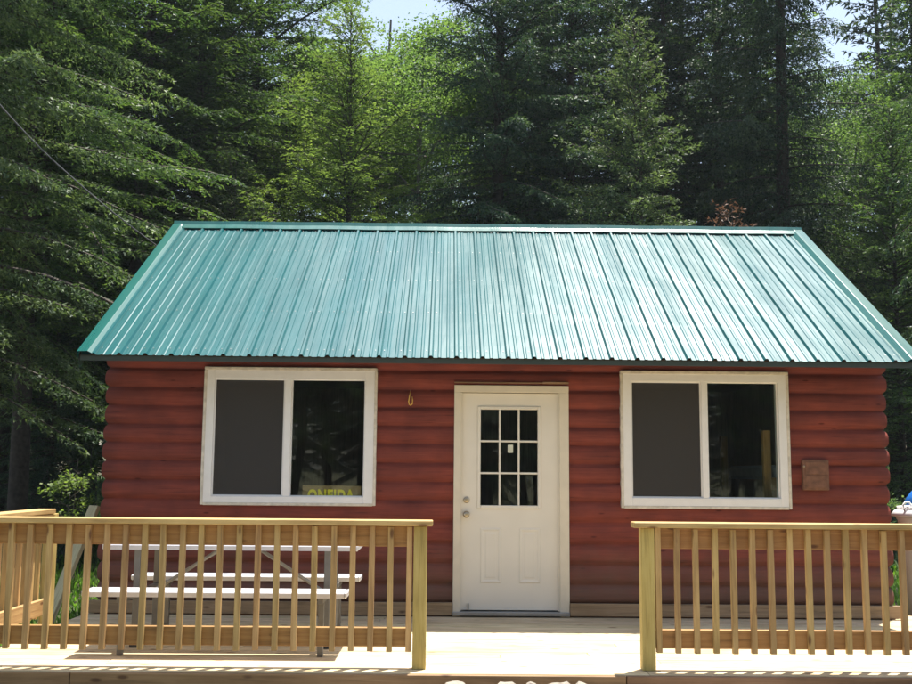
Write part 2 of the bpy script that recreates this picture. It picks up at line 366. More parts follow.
# ------------------------------------------------------------------ cabin
cabin = empty('log_cabin', (0, 2.44, 0))
tag(cabin, 'red log cabin with a teal ribbed metal roof, white door and two sliding windows', 'cabin')
def C(mb, name, mat, parent=None, label=None):
    o = mb.build(name, mat)
    p = parent or cabin
    o.parent = p
    o.matrix_parent_inverse = Matrix.Translation((0, -2.44, 0)) if p is cabin else Matrix.Identity(4)
    if p is not cabin and p.parent is cabin: pass
    if label: o['label'] = label
    return o
W2, D2 = 3.61, 4.88
seams = [-.20, -.04, .115, .284, .467, .650, .845, 1.035, 1.206, 1.381, 1.551, 1.718, 1.89, 2.058, 2.236, 2.41, 2.58]
LWIN = (-2.715, -1.119, .9825, 2.243); RWIN = (1.1446, 2.7065, .9825, 2.243); DR = (-.399, .662, 0.0, 2.10)
holes = [(LWIN[0]+.02, LWIN[1]-.02, LWIN[2]+.02, LWIN[3]-.02), (RWIN[0]+.02, RWIN[1]-.02, RWIN[2]+.02, RWIN[3]-.02), (DR[0]+.02, DR[1]-.02, -.3, DR[3]-.02)]
def wall_mesh():
    zs = []
    for a, b in zip(seams, seams[1:]):
        for k in range(9):
            t = k/8.0
            zs.append((a+.004 + (b-a-.008)*t, t))
    bulge = [(z, .046*(max(0, 1-abs(2*t**.85-1)**2.4))**.62) for z, t in zs]
    for z in {h[i] for h in holes for i in (2, 3)}:
        for (z0, b0), (z1, b1) in zip(bulge, bulge[1:]):
            if z0 < z < z1: bulge.append((z, b0+(b1-b0)*(z-z0)/(z1-z0))); break
        bulge.sort()
    xs = sorted(set([round(-W2+i*2*W2/48, 4) for i in range(49)] + [h[i] for h in holes for i in (0, 1)]))
    loop = [('f', x) for x in xs] + [('r', y) for y in np.linspace(.3, D2-.3, 9)] + [('b', x) for x in (W2, -W2)] + [('l', y) for y in np.linspace(D2-.3, .3, 9)]
    bm = bmesh.new(); rows = []
    rr = random.Random(3)
    for z, b in bulge:
        ci = sum(1 for s in seams if s < z)
        row = []
        for side, q in loop:
            wob = 0 if b < .01 else .006*math.sin(q*1.7+ci*2.3)+.004*math.sin(q*4.1+ci*5.1)
            zz = z + (.003*math.sin(q*1.1+ci*1.9) if -.1 < z < 2.3 and not any(abs(z-h[k]) < .012 for h in holes for k in (2, 3)) else 0)
            e = b + wob
            jr = .012*math.sin(ci*7.7)
            if side == 'f':
                x = q
                if abs(abs(q)-W2) < 1e-3: x = q + math.copysign(b*.55+jr*.6, q)
                row.append(bm.verts.new((x, -e, zz)))
            elif side == 'b': row.append(bm.verts.new((q+math.copysign(b, q), D2+b, z)))
            elif side == 'r': row.append(bm.verts.new((W2+e*.6+jr, q, zz)))
            else: row.append(bm.verts.new((-W2-e*.6-jr, q, zz)))
        rows.append(row)
    L = len(loop)
    for (za, _), (zb, _), A, B in zip(bulge, bulge[1:], rows, rows[1:]):
        for k in range(L):
            k2 = (k+1) % L
            if loop[k][0] == 'f' and loop[k2][0] == 'f':
                xm = (loop[k][1]+loop[k2][1])/2; zm = (za+zb)/2
                if any(h[0] < xm < h[1] and h[2] < zm < h[3] for h in holes): continue
            bm.faces.new((A[k], A[k2], B[k2], B[k])).smooth = True
    for sx in (-1, 1):       # gable triangles
        x = sx*(W2+.03)
        vs = [bm.verts.new(p) for p in ((x, 0, 2.5), (x, D2, 2.5), (x, 2.44, 4.06))]
        bm.faces.new(vs)
    mb = MB(); mb.bm.free(); mb.bm = bm
    return mb
C(wall_mesh(), 'wall', LOG)
# interior shell
IN = MB(); a, b_ = W2-.1, D2-.12
for p in (((-a, b_, 0), (a, b_, 0), (a, b_, 2.45), (-a, b_, 2.45)), ((-a, .1, 0), (-a, b_, 0), (-a, b_, 2.45), (-a, .1, 2.45)), ((a, .1, 0), (a, b_, 0), (a, b_, 2.45), (a, .1, 2.45)),
          ((-a, .1, 2.45), (a, .1, 2.45), (a, b_, 2.45), (-a, b_, 2.45)), ((-a, .1, .01), (a, .1, .01), (a, b_, .01), (-a, b_, .01))): IN.quad(p)
xs = sorted([-a, a]+[h[i] for h in holes for i in (0, 1)]); zs = sorted([0, 2.45, LWIN[2]+.02, LWIN[3]-.02, DR[3]-.02])
for x0, x1 in zip(xs, xs[1:]):
    for z0, z1 in zip(zs, zs[1:]):
        if any(h[0] < (x0+x1)/2 < h[1] and h[2] < (z0+z1)/2 < h[3] for h in holes): continue
        IN.quad(((x0, .1, z0), (x1, .1, z0), (x1, .1, z1), (x0, .1, z1)))
C(IN, 'interior_lining', WLIN)
# skirting board
mb = MB().box(-3.68, DR[0]-.003, -.085, -.05, .012, .124, .003); C(mb, 'skirting_board', WSKIRT)
mb = MB().box(DR[1]+.003, 3.68, -.085, -.05, .012, .124, .003); C(mb, 'skirting_board', WSKIRT)
# roof
SL = (4.1813-2.3015)/(2.44+.569); EY, EZ, RY, RZ = -.569, 2.3015, 2.44, 4.1813
nrm = Vector((0, -SL, 1)).normalized(); XL, XR = -3.716, 3.7315
def rp(x, t, h, side=1):
    y = EY+(RY-EY)*t; z = EZ+(RZ-EZ)*t
    p = Vector((x, y, z)) + nrm*h
    if side < 0: p.y = 2*RY-p.y
    return p
roof = None
mb = MB()
P = 0.2286; x0 = XL+.13; prof = [(XL+.02, 0)]
k = 0; major = []
x = x0
while x < XR-.1:
    major.append(x)
    prof += [(x-.024, 0), (x-.010, .021), (x+.010, .021), (x+.024, 0)]
    for m_ in (1/3, 2/3):
        xm = x+P*m_
        if xm < XR-.12: prof += [(xm-.016, 0), (xm-.008, .0045), (xm+.008, .0045), (xm+.016, 0)]
    x += P
prof.append((XR-.02, 0))
NS = 14
for side in (1, -1):
    rows = []
    for j in range(NS+1):
        t = j/NS; t = max(t, -.0)
        rows.append([mb.bm.verts.new(rp(px, t*.985-.004, ph + .0012*math.sin(px*9+j*1.7), side)) for px, ph in prof])
    for A, B in zip(rows, rows[1:]):
        for q in range(len(prof)-1): mb.bm.faces.new((A[q], A[q+1], B[q+1], B[q]))
roof = C(mb, 'roof', ROOF)
def RC(mb, name, mat, label=None):
    o = mb.build(name, mat); o.parent = roof; o.matrix_parent_inverse = Matrix.Translation((0, -2.44, 0)) if False else Matrix.Identity(4)
    if label: o['label'] = label
    return o
# ridge cap
mb = MB()
for (ya, yb) in ((0, 1),):
    pr = [(-.150, .023-.006), (-.150, .026), (-.045, .032), (0, .060), (.045, .032), (.150, .026), (.150, .017)]
    rows = []
    for xx in np.linspace(XL-.004, XR+.004, 30):
        row = []
        for d, h in pr:
            t = 1-abs(d)/math.hypot(RY-EY, RZ-EZ); s_ = 1 if d <= 0 else -1
            q = rp(xx, min(t, .9999), h, s_); q.z += .002*math.sin(xx*6)
            row.append(mb.bm.verts.new(q))
        rows.append(row)
    for A, B in zip(rows, rows[1:]):
        for q in range(len(pr)-1): mb.bm.faces.new((A[q], A[q+1], B[q+1], B[q]))
RC(mb, 'ridge_cap', TRIM)
# rake trims
for sx, xe in ((1, XL), (-1, XR)):
    mb = MB()
    pr = [(-.004, -.13), (-.006, .034), (.085, .036), (.094, .034), (.138, .004), (.155, .003)]
    for side in (1, -1):
        rows = []
        for j in range(9):
            rows.append([mb.bm.verts.new(rp(xe+sx*d, -.006+j/8*1.004, h+.003, side)) for d, h in pr])
        for A, B in zip(rows, rows[1:]):
            for q in range(len(pr)-1): mb.bm.faces.new((A[q], A[q+1], B[q+1], B[q]))
    RC(mb, 'rake_trim', TRIM)
# underside, eave strip
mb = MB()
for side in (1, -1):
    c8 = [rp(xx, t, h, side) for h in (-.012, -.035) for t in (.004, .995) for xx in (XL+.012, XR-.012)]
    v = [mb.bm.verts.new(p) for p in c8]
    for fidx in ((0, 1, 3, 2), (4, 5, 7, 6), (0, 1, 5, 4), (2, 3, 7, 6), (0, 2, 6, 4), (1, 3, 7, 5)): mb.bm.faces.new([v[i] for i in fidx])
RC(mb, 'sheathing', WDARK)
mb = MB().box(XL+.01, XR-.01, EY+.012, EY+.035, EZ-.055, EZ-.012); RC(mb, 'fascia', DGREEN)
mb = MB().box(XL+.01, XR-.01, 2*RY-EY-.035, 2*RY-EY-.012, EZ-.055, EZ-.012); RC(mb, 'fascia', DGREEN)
# screws
mb = MB()
for t in (.035, .28, .52, .76, .95):
    for mx_ in major:
        for dx in (-.04, .04):
            p = rp(mx_+dx, t, .003); s = .0045
            q = [p+Vector((a_*s, b2*s, 0))+nrm*.002 + Vector((0, 0, b2*s*SL)) for a_, b2 in ((-1, -1), (1, -1), (1, 1), (-1, 1))]
            mb.quad(q)
RC(mb, 'screw_heads', GREYM)['kind'] = 'stuff'

def window(name, O, panes, label):
    x0, x1, z0, z1 = O
    fr = MB()
    yf, yb = -.072, .06
    p1, p2 = panes
    zb, zt = p1[2], p1[3]
    # main vinyl frame pieces, butted
    fr.box(x0+.02, p1[0]-.0, yf, yb, z0+.02, z1-.02, .003); fr.box(p2[1], x1-.02, yf, yb, z0+.02, z1-.02, .003)
    fr.box(p1[0], p2[1], yf, yb, z0+.02, zb, .003); fr.box(p1[0], p2[1], yf, yb, zt, z1-.02, .003)
    fr.box(p1[1], p2[0], yf+.006, yb, zb, zt, .003)
    w = C(fr, 'window', VINYL, label=label)
    tr = MB()
    tr.box(x0-.004, x0+.022, yf-.006, -.02, z0, z1-.024, .003); tr.box(x1-.022, x1+.004, yf-.006, -.02, z0, z1-.024, .003)
    tr.box(x0-.002, x1+.002, yf-.012, -.02, z1-.022, z1+.006, .004); tr.box(x0+.024, x1-.024, yf-.006, -.02, z0-.004, z0+.022, .003)
    o = tr.build('casing', CASING); o.parent = w
    g = MB().box(p2[0]-.0, p2[1], -.030, -.026, zb, zt); o = g.build('glass_pane', GLASS); o.parent = w
    g = MB().box(p1[0], p1[1], -.006, -.002, zb, zt); o = g.build('glass_pane', GLASS); o.parent = w
    g = MB().box(p1[0]+.012, p1[1]-.012, -.0408, -.040, zb+.012, zt-.012); o = g.build('insect_screen', SCREEN); o.parent = w
    g = MB()
    for a_, b2, c_, d_ in ((p1[0], p1[0]+.012, zb, zt), (p1[1]-.012, p1[1], zb, zt), (p1[0]+.012, p1[1]-.012, zb, zb+.012), (p1[0]+.012, p1[1]-.012, zt-.012, zt)):
        g.box(a_, b2, -.045, -.036, c_, d_)
    for a_, b2, c_, d_ in ((p2[0], p2[0]+.01, zb, zt), (p2[1]-.01, p2[1], zb, zt), (p2[0]+.01, p2[1]-.01, zb, zb+.01), (p2[0]+.01, p2[1]-.01, zt-.01, zt)):
        g.box(a_, b2, -.034, -.02, c_, d_)
    o = g.build('sash', DGREEN if False else VINYL); o.parent = w
    return w
window('w', LWIN, ((-2.622, -1.971, 1.063, 2.141), (-1.908, -1.226, 1.063, 2.141)), 'left sliding window with a sign in its right pane')
window('w', RWIN, ((1.244, 1.895, 1.078, 2.150), (1.953, 2.612, 1.078, 2.150)), 'right sliding window beside the wall box')

# door
df = MB()
df.box(DR[0], -.334, -.070, .06, .0, 2.034, .003); df.box(.575, DR[1], -.070, .06, .0, 2.034, .003); df.box(DR[0], DR[1], -.070, .06, 2.034, DR[3], .003)
dfo = C(df, 'door_frame', plain('cream_casing', (.68, .61, .48), .55, var=.05, scale=9))
th = MB().box(-.40, .66, -.105, .06, .012, .045, .004); th = th.build('threshold', GREYM); th.parent = dfo
st = MB().box(-.334, -.322, -.046, -.03, .05, 2.03); st.box(.563, .575, -.046, -.03, .05, 2.03); st = st.build('door_stop', DOORW); st.parent = dfo
ds = MB()
X0, X1, Z0, Z1 = -.322, .563, .056, 2.028
gx0, gx1, gz0, gz1 = -.152, .377, .996, 1.877
yF = -.028
ds.box(X0, gx0, yF, .02, Z0, Z1); ds.box(gx1, X1, yF, .02, Z0, Z1); ds.box(gx0, gx1, yF, .02, gz1, Z1)
# lower part with two pressed panels
pz0, pz1 = .295, .79; pA = (-.150, .040); pB = (.205, .400)
ds.box(gx0, gx1, yF, .02, pz1+.03, gz0); 
for px0, px1 in (pA, pB):
    def rect(i, y): return [(px0+i, y, pz0+i), (px1-i, y, pz0+i), (px1-i, y, pz1-i), (px0+i, y, pz1-i)]
    rr_ = [rect(0, yF-.0006), rect(.008, yF-.006), rect(.018, yF-.006), rect(.028, yF-.0015), rect(.045, yF-.0015), rect(.055, yF-.004)]
    for A, B in zip(rr_, rr_[1:]):
        for q in range(4): ds.quad([A[q], A[(q+1) % 4], B[(q+1) % 4], B[q]])
    ds.quad(rr_[-1])
ds.box(gx0, gx1, yF, .02, Z0, pz1+.03)
door = C(ds, 'door', DOORW)
def DC(mb, name, mat, label=None):
    o = mb.build(name, mat); o.parent = door
    if label: o['label'] = label
    return o
gt = MB(); t_ = .03
gt.box(gx0-t_, gx0, yF-.012, yF, gz0-t_, gz1+t_, .004); gt.box(gx1, gx1+t_, yF-.012, yF, gz0-t_, gz1+t_, .004)
gt.box(gx0, gx1, yF-.012, yF, gz0-t_, gz0, .004); gt.box(gx0, gx1, yF-.012, yF, gz1, gz1+t_, .004)
DC(gt, 'glazing_frame', DOORW)
mt = MB(); mw = .009
xm = [gx0+(gx1-gx0)*k/3 for k in (1, 2)]; zm = [gz0+(gz1-gz0)*k/3 for k in (1, 2)]
for x in xm: mt.box(x-mw, x+mw, yF-.008, yF+.004, gz0, gz1, .002)
ex = [gx0]+xm+[gx1]
for z in zm:
    for i in range(3): mt.box(ex[i]+(mw if i else 0), ex[i+1]-(mw if i < 2 else 0), yF-.0065, yF+.004, z-mw, z+mw, .002)
DC(mt, 'muntin_bars', DOORW)
DC(MB().box(gx0, gx1, -.006, -.002, gz0, gz1), 'door_glass', GLASS)
DC(MB().box(.100, .150, -.0095, -.0075, 1.478, 1.552, .0), 'sticker', PAPER)
DC(MB().lathe((-.280, yF, .911), [(.030, 0), (.031, .006), (.014, .012), (.012, .030), (.024, .038), (.029, .050), (.026, .062), (.012, .067)], 20, 'y'), 'door_knob', BRASS)
DC(MB().lathe((-.280, yF, 1.044), [(.028, 0), (.029, .008), (.024, .016), (.012, .018)], 20, 'y'), 'deadbolt', BRASS)
DC(MB().box(-.262, -.250, -.052, -.029, .06, .115, .002), 'draught_stop', GREYM)
# wood strip above door, wall box, vents
C(MB().box(-.40, .50, -.075, -.03, 2.118, 2.130, .002), 'head_flashing', WFASC)
C(MB().box(.42, .662, -.082, -.03, 2.116, 2.136, .003), 'wood_wedge', WFASC, label='orange brown wooden wedge above the door')
ob = MB().box(2.815, 3.055, -.095, -.03, 1.158, 1.438, .008)
ob.box(2.835, 3.035, -.101, -.095, 1.178, 1.293, .003); ob.box(2.835, 3.035, -.101, -.095, 1.303, 1.418, .003)
obo = C(ob, 'outlet_cover', OUTL, label='brown square box cover right of the right window')
o = MB().lathe((2.822, -.095, 1.375), [(.009, 0), (.009, .012), (.004, .014)], 10, 'y').build('screw', BRASS); o.parent = obo

# things inside, seen through the panes
bed = empty('bunk_bed', (2.62, .95, 0)); tag(bed, 'bunk bed with yellow wooden post inside the cabin, seen through the right window', 'bunk bed')
for (bx, by) in ((-.02, -.65), (.62, -.65), (-.02, .9), (.62, .9)):
    MB().box(bx-.035, bx+.035, by-.035, by+.035, .012, 1.72, .004).build('bed_post', WBUNK, bed)
for z in (.45, 1.25):
    m_ = MB().box(.016, .584, -.63, .88, z, z+.14, .03).build('mattress', CURT, bed)
    MB().box(-.01, .61, -.68, -.655, z-.1, z+.02, .003).build('bed_rail', WBUNK, bed)

def textob(name, body, size, loc, mat, parent, ex=.003):
    cu = bpy.data.curves.new(name, 'FONT'); cu.body = body; cu.size = size; cu.extrude = ex; cu.align_x = 'LEFT'; cu.space_character = 1.12; cu.offset = size*.045
    to = bpy.data.objects.new(name, cu); col.objects.link(to); bpy.context.view_layer.update()
    me = bpy.data.meshes.new_from_object(to.evaluated_get(bpy.context.evaluated_depsgraph_get()))
    bpy.data.objects.remove(to); me.materials.clear(); me.materials.append(mat)
    o = bpy.data.objects.new(name, me); col.objects.link(o); o.rotation_euler = (math.pi/2, 0, 0); o.location = loc; o.parent = parent
    return o
sg = empty('name_sign', (-1.52, -.012, 1.02)); tag(sg, 'brown name board with yellow letters standing in the left window', 'sign')
MB().box(-.272, .268, 0, .02, 0, .143, .003).build('board', SIGNB, sg)
t = textob('lettering', 'ONEIDA', .135, (-.222, -.001, .010), SIGNY, sg)
wd = max(v.co.x for v in t.data.vertices); t.scale = (.43/wd, 1, 1)

# hook
hk = MB().tube([(-.808, -.045, 2.045), (-.808, -.085, 2.03), (-.815, -.088, 1.99), (-.822, -.088, 1.94), (-.817, -.088, 1.915), (-.803, -.088, 1.905), (-.789, -.088, 1.918), (-.786, -.088, 1.955), (-.790, -.088, 1.985)], .0052, 8)
tag(hk.build('hook', YBRASS), 'small yellow brass hook hanging on the logs between the left window and the door', 'hook')

# ------------------------------------------------------------------ deck
deck = empty('deck', (0, -1.4, 0)); tag(deck, 'pale lumber deck of long boards in front of the cabin', 'deck')
DXL, DXR = -3.72, 3.95
mb = MB(); y = -2.80; bi = 0
rr = random.Random(5)
while y < .28:
    y1 = min(y+.1375, .30)
    cuts = [DXL] + sorted(rr.uniform(DXL+.8, DXR-.8) for _ in range(1)) + [DXR]
    if y > -.03:  # only outside the walls
        segs = [(DXL, -3.69), (3.69, DXR)]
    else: segs = list(zip(cuts, cuts[1:]))
    for a_, b2 in segs:
        if b2-a_ > .05 or True:
            dz = rr.uniform(-.0015, .0015)
            mb.box(a_+.0015, b2-.0015, y+.003, y1-.003, -.034+dz, dz, .003)
    y += .1405
o = mb.build('deck_boards', WDECK); o.parent = deck; o.matrix_parent_inverse = Matrix.Translation((0, 1.4, 0))
def DK(mb, name, mat):
    o = mb.build(name, mat); o.parent = deck; o.matrix_parent_inverse = Matrix.Translation((0, 1.4, 0)); return o
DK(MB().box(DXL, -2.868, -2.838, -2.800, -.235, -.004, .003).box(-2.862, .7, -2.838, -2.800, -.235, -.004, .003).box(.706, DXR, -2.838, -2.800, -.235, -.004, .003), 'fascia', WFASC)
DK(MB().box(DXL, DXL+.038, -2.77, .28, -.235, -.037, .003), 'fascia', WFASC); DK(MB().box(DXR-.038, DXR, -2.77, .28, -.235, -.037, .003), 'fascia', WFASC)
for k in range(9):
    xx = DXL+.3+k*.85
    DK(MB().box(xx, xx+.038, -2.77, -.1, -.2, -.037), 'joist', WY)

# ------------------------------------------------------------------ railings
PY0 = -2.675   # front face of the posts
def post(parent, x, y, h=.93):
    o = MB().box(-.0445, .0445, -.0445, .0445, 0.002, h, .004).build('post', WPOST, parent); o.location = Vector((x, y, 0)) - parent.location
    return o
proto_bal = None
def baluster_mesh():
    mb = MB().box(-.0185, .0185, -.0185, .0185, .0, .815, .0025)
    mb.bm.normal_update()
    for v in mb.bm.verts:
        if v.co.z < .02 and v.co.y > 0: pass
    o = mb.build('baluster', WZ); me = o.data; bpy.data.objects.remove(o); return me
BALM = baluster_mesh()
def rail_run(name, ax, a0, a1, c, posts, bal_at, label, out, base):
    """ax 0: along X at Y=c; ax 1: along Y at X=c. out = sign of the outer side on the other axis"""
    root = empty(name, base); tag(root, label, 'railing', 'deck railings'); B = Vector(base)
    def bx(u0, u1, v0, v1, z0, z1, nm, bev=.004, mat=None):
        mb = MB()
        if ax == 0: mb.box(u0, u1, min(v0, v1), max(v0, v1), z0, z1, bev)
        else: mb.box(min(v0, v1), max(v0, v1), u0, u1, z0, z1, bev)
        return mb.build(nm, mat or (WX, WY)[ax], root, None) if False else _fin(mb, nm, mat or (WX, WY)[ax])
    def _fin(mb, nm, mat):
        o = mb.build(nm, mat, root); o.location = -B; return o
    cc = c            # centre line of the posts
    inner = cc - out*.0
    # rails sit behind the balusters, in the post plane's inner half
    r_out = cc - out*.002; r_in = cc - out*.040
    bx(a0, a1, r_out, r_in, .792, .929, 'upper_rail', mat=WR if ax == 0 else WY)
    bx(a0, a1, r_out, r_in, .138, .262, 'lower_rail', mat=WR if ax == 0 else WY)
    ca0, ca1 = a0-.0, a1
    if ax == 0: ca0, ca1 = cap_ext
    bx(ca0, ca1, cc+out*.088, cc-out*.055, .932, .970, 'cap_board', .005)
    for p in posts:
        if ax == 0: post(root, p, cc)
        else: post(root, cc, p)
    for i, u in enumerate(bal_at):
        o = bpy.data.objects.new('baluster', BALM); col.objects.link(o); o.parent = root
        off = cc + out*.018
        z = .113 + R.uniform(-.004, .004)
        o.location = (Vector((u, off, z)) if ax == 0 else Vector((off, u, z))) - B
        o.rotation_euler = (R.uniform(-.004, .004), R.uniform(-.006, .006), R.choice((0, math.pi/2, math.pi, -math.pi/2))+R.uniform(-.03, .03))
    return root
YC = -2.63
def bal_px(lst): return [atY((p), 600, YC-.03).x for p in lst]
# left front railing: baluster positions read across the run
lx = [atY(414-8-3, 600, YC-.03).x - .0 ]
xe = -.688
left_b = [xe-.022-i*.1262 for i in range(25)]
left_b = [x for x in left_b if x > -3.6]
cap_ext = (-3.80, -.555)
rail_run('railing', 0, -3.66, -.69, YC, [-.637, -3.70], left_b, 'long front railing on the left, with the picnic table behind it', -1, (-2.2, YC, 0))
xs_ = .932
right_b = [xs_+.022+i*.1262 for i in range(24)]
cap_ext = (.785, 3.99)
rail_run('railing', 0, .935, 3.86, YC, [.882, 3.90], right_b, 'front railing on the right, below the right window', -1, (2.4, YC, 0))
side_b = [-2.50+i*.1262 for i in range(11)]
rail_run('railing', 1, -2.58, -1.10, -3.70, [-1.05], side_b, 'short side railing at the left end of the deck', -1, (-3.70, -1.9, 0))

# ------------------------------------------------------------------ picnic table
tb = empty('picnic_table', (-2.06, -1.6, 0)); tag(tb, 'aluminium picnic table with two attached benches behind the left railing', 'picnic table')
def TB(mb, nm, mat): 
    o = mb.build(nm, mat, tb); return o
def plank(y0, y1, z, xa, xb, nm, nb):
    mb = MB(); w_ = (y1-y0)/nb
    for i in range(nb):
        ya, yb = y0+i*w_+.002, y0+(i+1)*w_-.002
        r = .019
        pr = [(ya, z-.042), (ya, z-r*.6), (ya+r*.3, z-r*.2), (ya+r*.6, z)] + [(yb-r*.6, z), (yb-r*.3, z-r*.2), (yb, z-r*.6), (yb, z-.042)]
        A = [mb.bm.verts.new((xa, p[0], p[1])) for p in pr]; B = [mb.bm.verts.new((xb, p[0], p[1])) for p in pr]
        for q in range(len(pr)): mb.bm.faces.new((A[q], A[(q+1) % len(pr)], B[(q+1) % len(pr)], B[q]))
        mb.bm.faces.new(A[::-1]); mb.bm.faces.new(B)
    # rounded end caps
    for xx, s_ in ((xa, -1), (xb, 1)):
        mb.box(min(xx, xx+s_*.022), max(xx, xx+s_*.022), y0, y1, z-.044, z+.001, .009)
    return TB(mb, nm, ALU)
plank(-.36, .36, .752, -.90, .93, 'tabletop', 3)
plank(-.70, -.46, .452, -.92, .885, 'bench', 1)
plank(.46, .70, .452, -.92, .885, 'bench', 1)
for sx in (-.68, .72):
    for sy in (-.27, .27):
        TB(MB().box(sx-.022, sx+.022, sy-.022, sy+.022, .03, .708, .003), 'leg', ALUD)
        TB(MB().box(sx-.03, sx+.03, sy-.03, sy+.03, .0015, .03, .003), 'foot', BLACK)
    TB(MB().box(sx-.02, sx+.02, -.68, -.293, .368, .408, .003).box(sx-.02, sx+.02, .293, .68, .368, .408, .003).box(sx-.02, sx+.02, -.247, .247, .368, .408, .003), 'seat_beam', ALUD)
    for sy in (-.61, .61):
        TB(MB().box(sx-.020, sx+.020, sy-.02, sy+.02, .0015, .367, .003), 'bench_leg', ALUD)
for a_, b2 in ((-.655, -.12), (.695, .16)):
    TB(MB().tube([(a_, 0.0, .36), (b2, 0.0, .70)], .014, 8), 'diagonal_brace', GREYM)

# ------------------------------------------------------------------ bins, board, cable, stones
bn = empty('plastic_bin', (4.33, .62, GZ)); tag(bn, 'white plastic bin with a looped handle at the right corner of the cabin', 'bin')
bp_ = []
MB().lathe((0, 0, 0), [(.26, 0.0), (.275, .02), (.33, 1.10), (.345, 1.12), (.345, 1.14)], 32).build('body', WPLAS, bn)
MB().lathe((0, 0, 1.142), [(.385, 0), (.395, .012), (.36, .055), (.33, .075), (.335, .10), (.20, .108), (.02, .11)], 32).build('lid', WPLAS, bn)
MB().tube([(-.335, -.12, 1.20), (-.350, -.12, 1.255), (-.325, -.12, 1.285), (-.290, -.12, 1.285), (-.268, -.12, 1.255), (-.275, -.12, 1.21)], .010, 8).build('handle', WPLAS, bn)
bd = empty('barrel', (4.72, 1.35, gheight(4.72, 1.35))); tag(bd, 'blue domed plastic barrel behind the white bin', 'barrel')
MB().lathe((0, 0, 0), [(.29, 0), (.31, .03), (.33, .45), (.31, .9), (.31, .95)], 32).build('body', BPLAS, bd)
MB().lathe((0, 0, .952), [(.34, 0), (.345, .05), (.34, .2), (.32, .36), (.25, .45), (.15, .50), (.03, .52)], 32).build('lid', BPLAS, bd)
# leaning board at the left corner
p1, p0 = atY(95, 506, .25), atY(60, 592, .0)
d = (p1-p0); mb = MB(); L = d.length
mb.box(-.07, .07, -.019, .019, 0, L, .003)
o = mb.build('loose_board', WGREY); o.location = p0
q = d.to_track_quat('Z', 'Y'); o.rotation_euler = q.to_euler()
tag(o, 'pale weathered board leaning at the left corner of the cabin', 'board')
# extend leaning board to the ground
o.location = p0 - d.normalized()*((p0.z-GZ)/d.normalized().z); o.scale.z = (L+(p0-o.location).length)/L
# cable
A_, B_ = Vector((-10.2, -2.5, 9.3)), Vector((-3.70, 2.7, 3.86))
pa = atY(0, 105, .2); pb = atY(84, 188, 1.4)
pts = []
ctrl = [pa+(pa-pb)*1.6+Vector((0, 0, .35)), pa, pb, atY(157, 246, 2.5), Vector((-3.72, 2.62, 3.84))]
for i in range(len(ctrl)-1):
    q0 = ctrl[max(i-1, 0)]; q1 = ctrl[i]; q2 = ctrl[i+1]; q3 = ctrl[min(i+2, len(ctrl)-1)]
    for k in range(8):
        t = k/8; pts.append(.5*((2*q1)+(q2-q0)*t+(2*q0-5*q1+4*q2-q3)*t*t+(3*q1-q0-3*q2+q3)*t**3))
pts.append(ctrl[-1])
tag(MB().tube(pts, .0075, 6).build('cable', plain('dark_cable', (.11, .11, .12), .5)), 'grey overhead cable running down to the left gable of the cabin', 'cable')
# stones before the deck
def stone(x, y, z, sx, sy, sz, seed, label):
    bm = bmesh.new(); bmesh.ops.create_icosphere(bm, subdivisions=3, radius=1)
    r = random.Random(seed); ph = [r.uniform(0, 6) for _ in range(9)]
    for v in bm.verts:
        c = v.co; f = 1+.16*math.sin(3.1*c.x+ph[0])*math.cos(2.7*c.y+ph[1])+.10*math.sin(5.3*c.z+ph[2]+3*c.x)+.06*math.sin(9*c.y+ph[3])*math.sin(8*c.x+ph[4])+.03*math.sin(17*c.x+ph[5])*math.sin(19*c.z+ph[6])
        m = max(abs(c.x), abs(c.y), abs(c.z)); c = c*(f*(.65+.35/m*.9)); v.co = Vector((c.x*sx, c.y*sy, c.z*sz))
    mb = MB(); mb.bm.free(); mb.bm = bm; o = mb.build('stone', STONE)
    o.location = (x, y, z); o.rotation_euler.z = r.uniform(0, 6)
    for p in o.data.polygons: p.use_smooth = False
    tag(o, label, 'stone', 'pale stones in front of the deck')
stone(-.40, -3.10, -.10, .115, .09, .105, 1, 'largest pale stone in front of the deck, leftmost of the row')
stone(-.24, -3.10, -.105, .08, .07, .09, 2, 'small pale stone touching the right side of the largest stone')
stone(-.08, -3.09, -.09, .09, .075, .095, 3, 'rough pale stone in the middle of the deck front, left of the door edge')
stone(.06, -3.08, -.10, .07, .06, .09, 4, 'narrow pale stone in the middle of the stone row')
stone(.24, -3.09, -.095, .085, .07, .10, 5, 'pale stone second from the right in the row')
stone(.40, -3.10, -.09, .10, .07, .09, 6, 'pale flat stone at the right end of the row')

# ------------------------------------------------------------------ foliage
def unit(a): return a/np.maximum(np.linalg.norm(a, axis=-1, keepdims=True), 1e-9)
def tube_np(P, rad, n=5):
    """P (B,S,3) polylines, rad (B,S) -> verts, quads"""
    B, S, _ = P.shape
    T = np.gradient(P, axis=1); T = unit(T)
    up = np.zeros_like(T); up[..., 2] = 1; bad = np.abs(T[..., 2]) > .9; up[bad] = (1, 0, 0)
    a = unit(np.cross(T, up)); b = np.cross(T, a)
    ang = np.arange(n)*2*np.pi/n
    V = P[:, :, None] + rad[:, :, None, None]*(a[:, :, None]*np.cos(ang)[None, None, :, None] + b[:, :, None]*np.sin(ang)[None, None, :, None])
    idx = np.arange(B*S*n).reshape(B, S, n)
    A = idx[:, :-1]; Bn = idx[:, 1:]
    q = np.stack([A, np.roll(A, -1, 2), np.roll(Bn, -1, 2), Bn], -1).reshape(-1, 4)
    return V.reshape(-1, 3), q
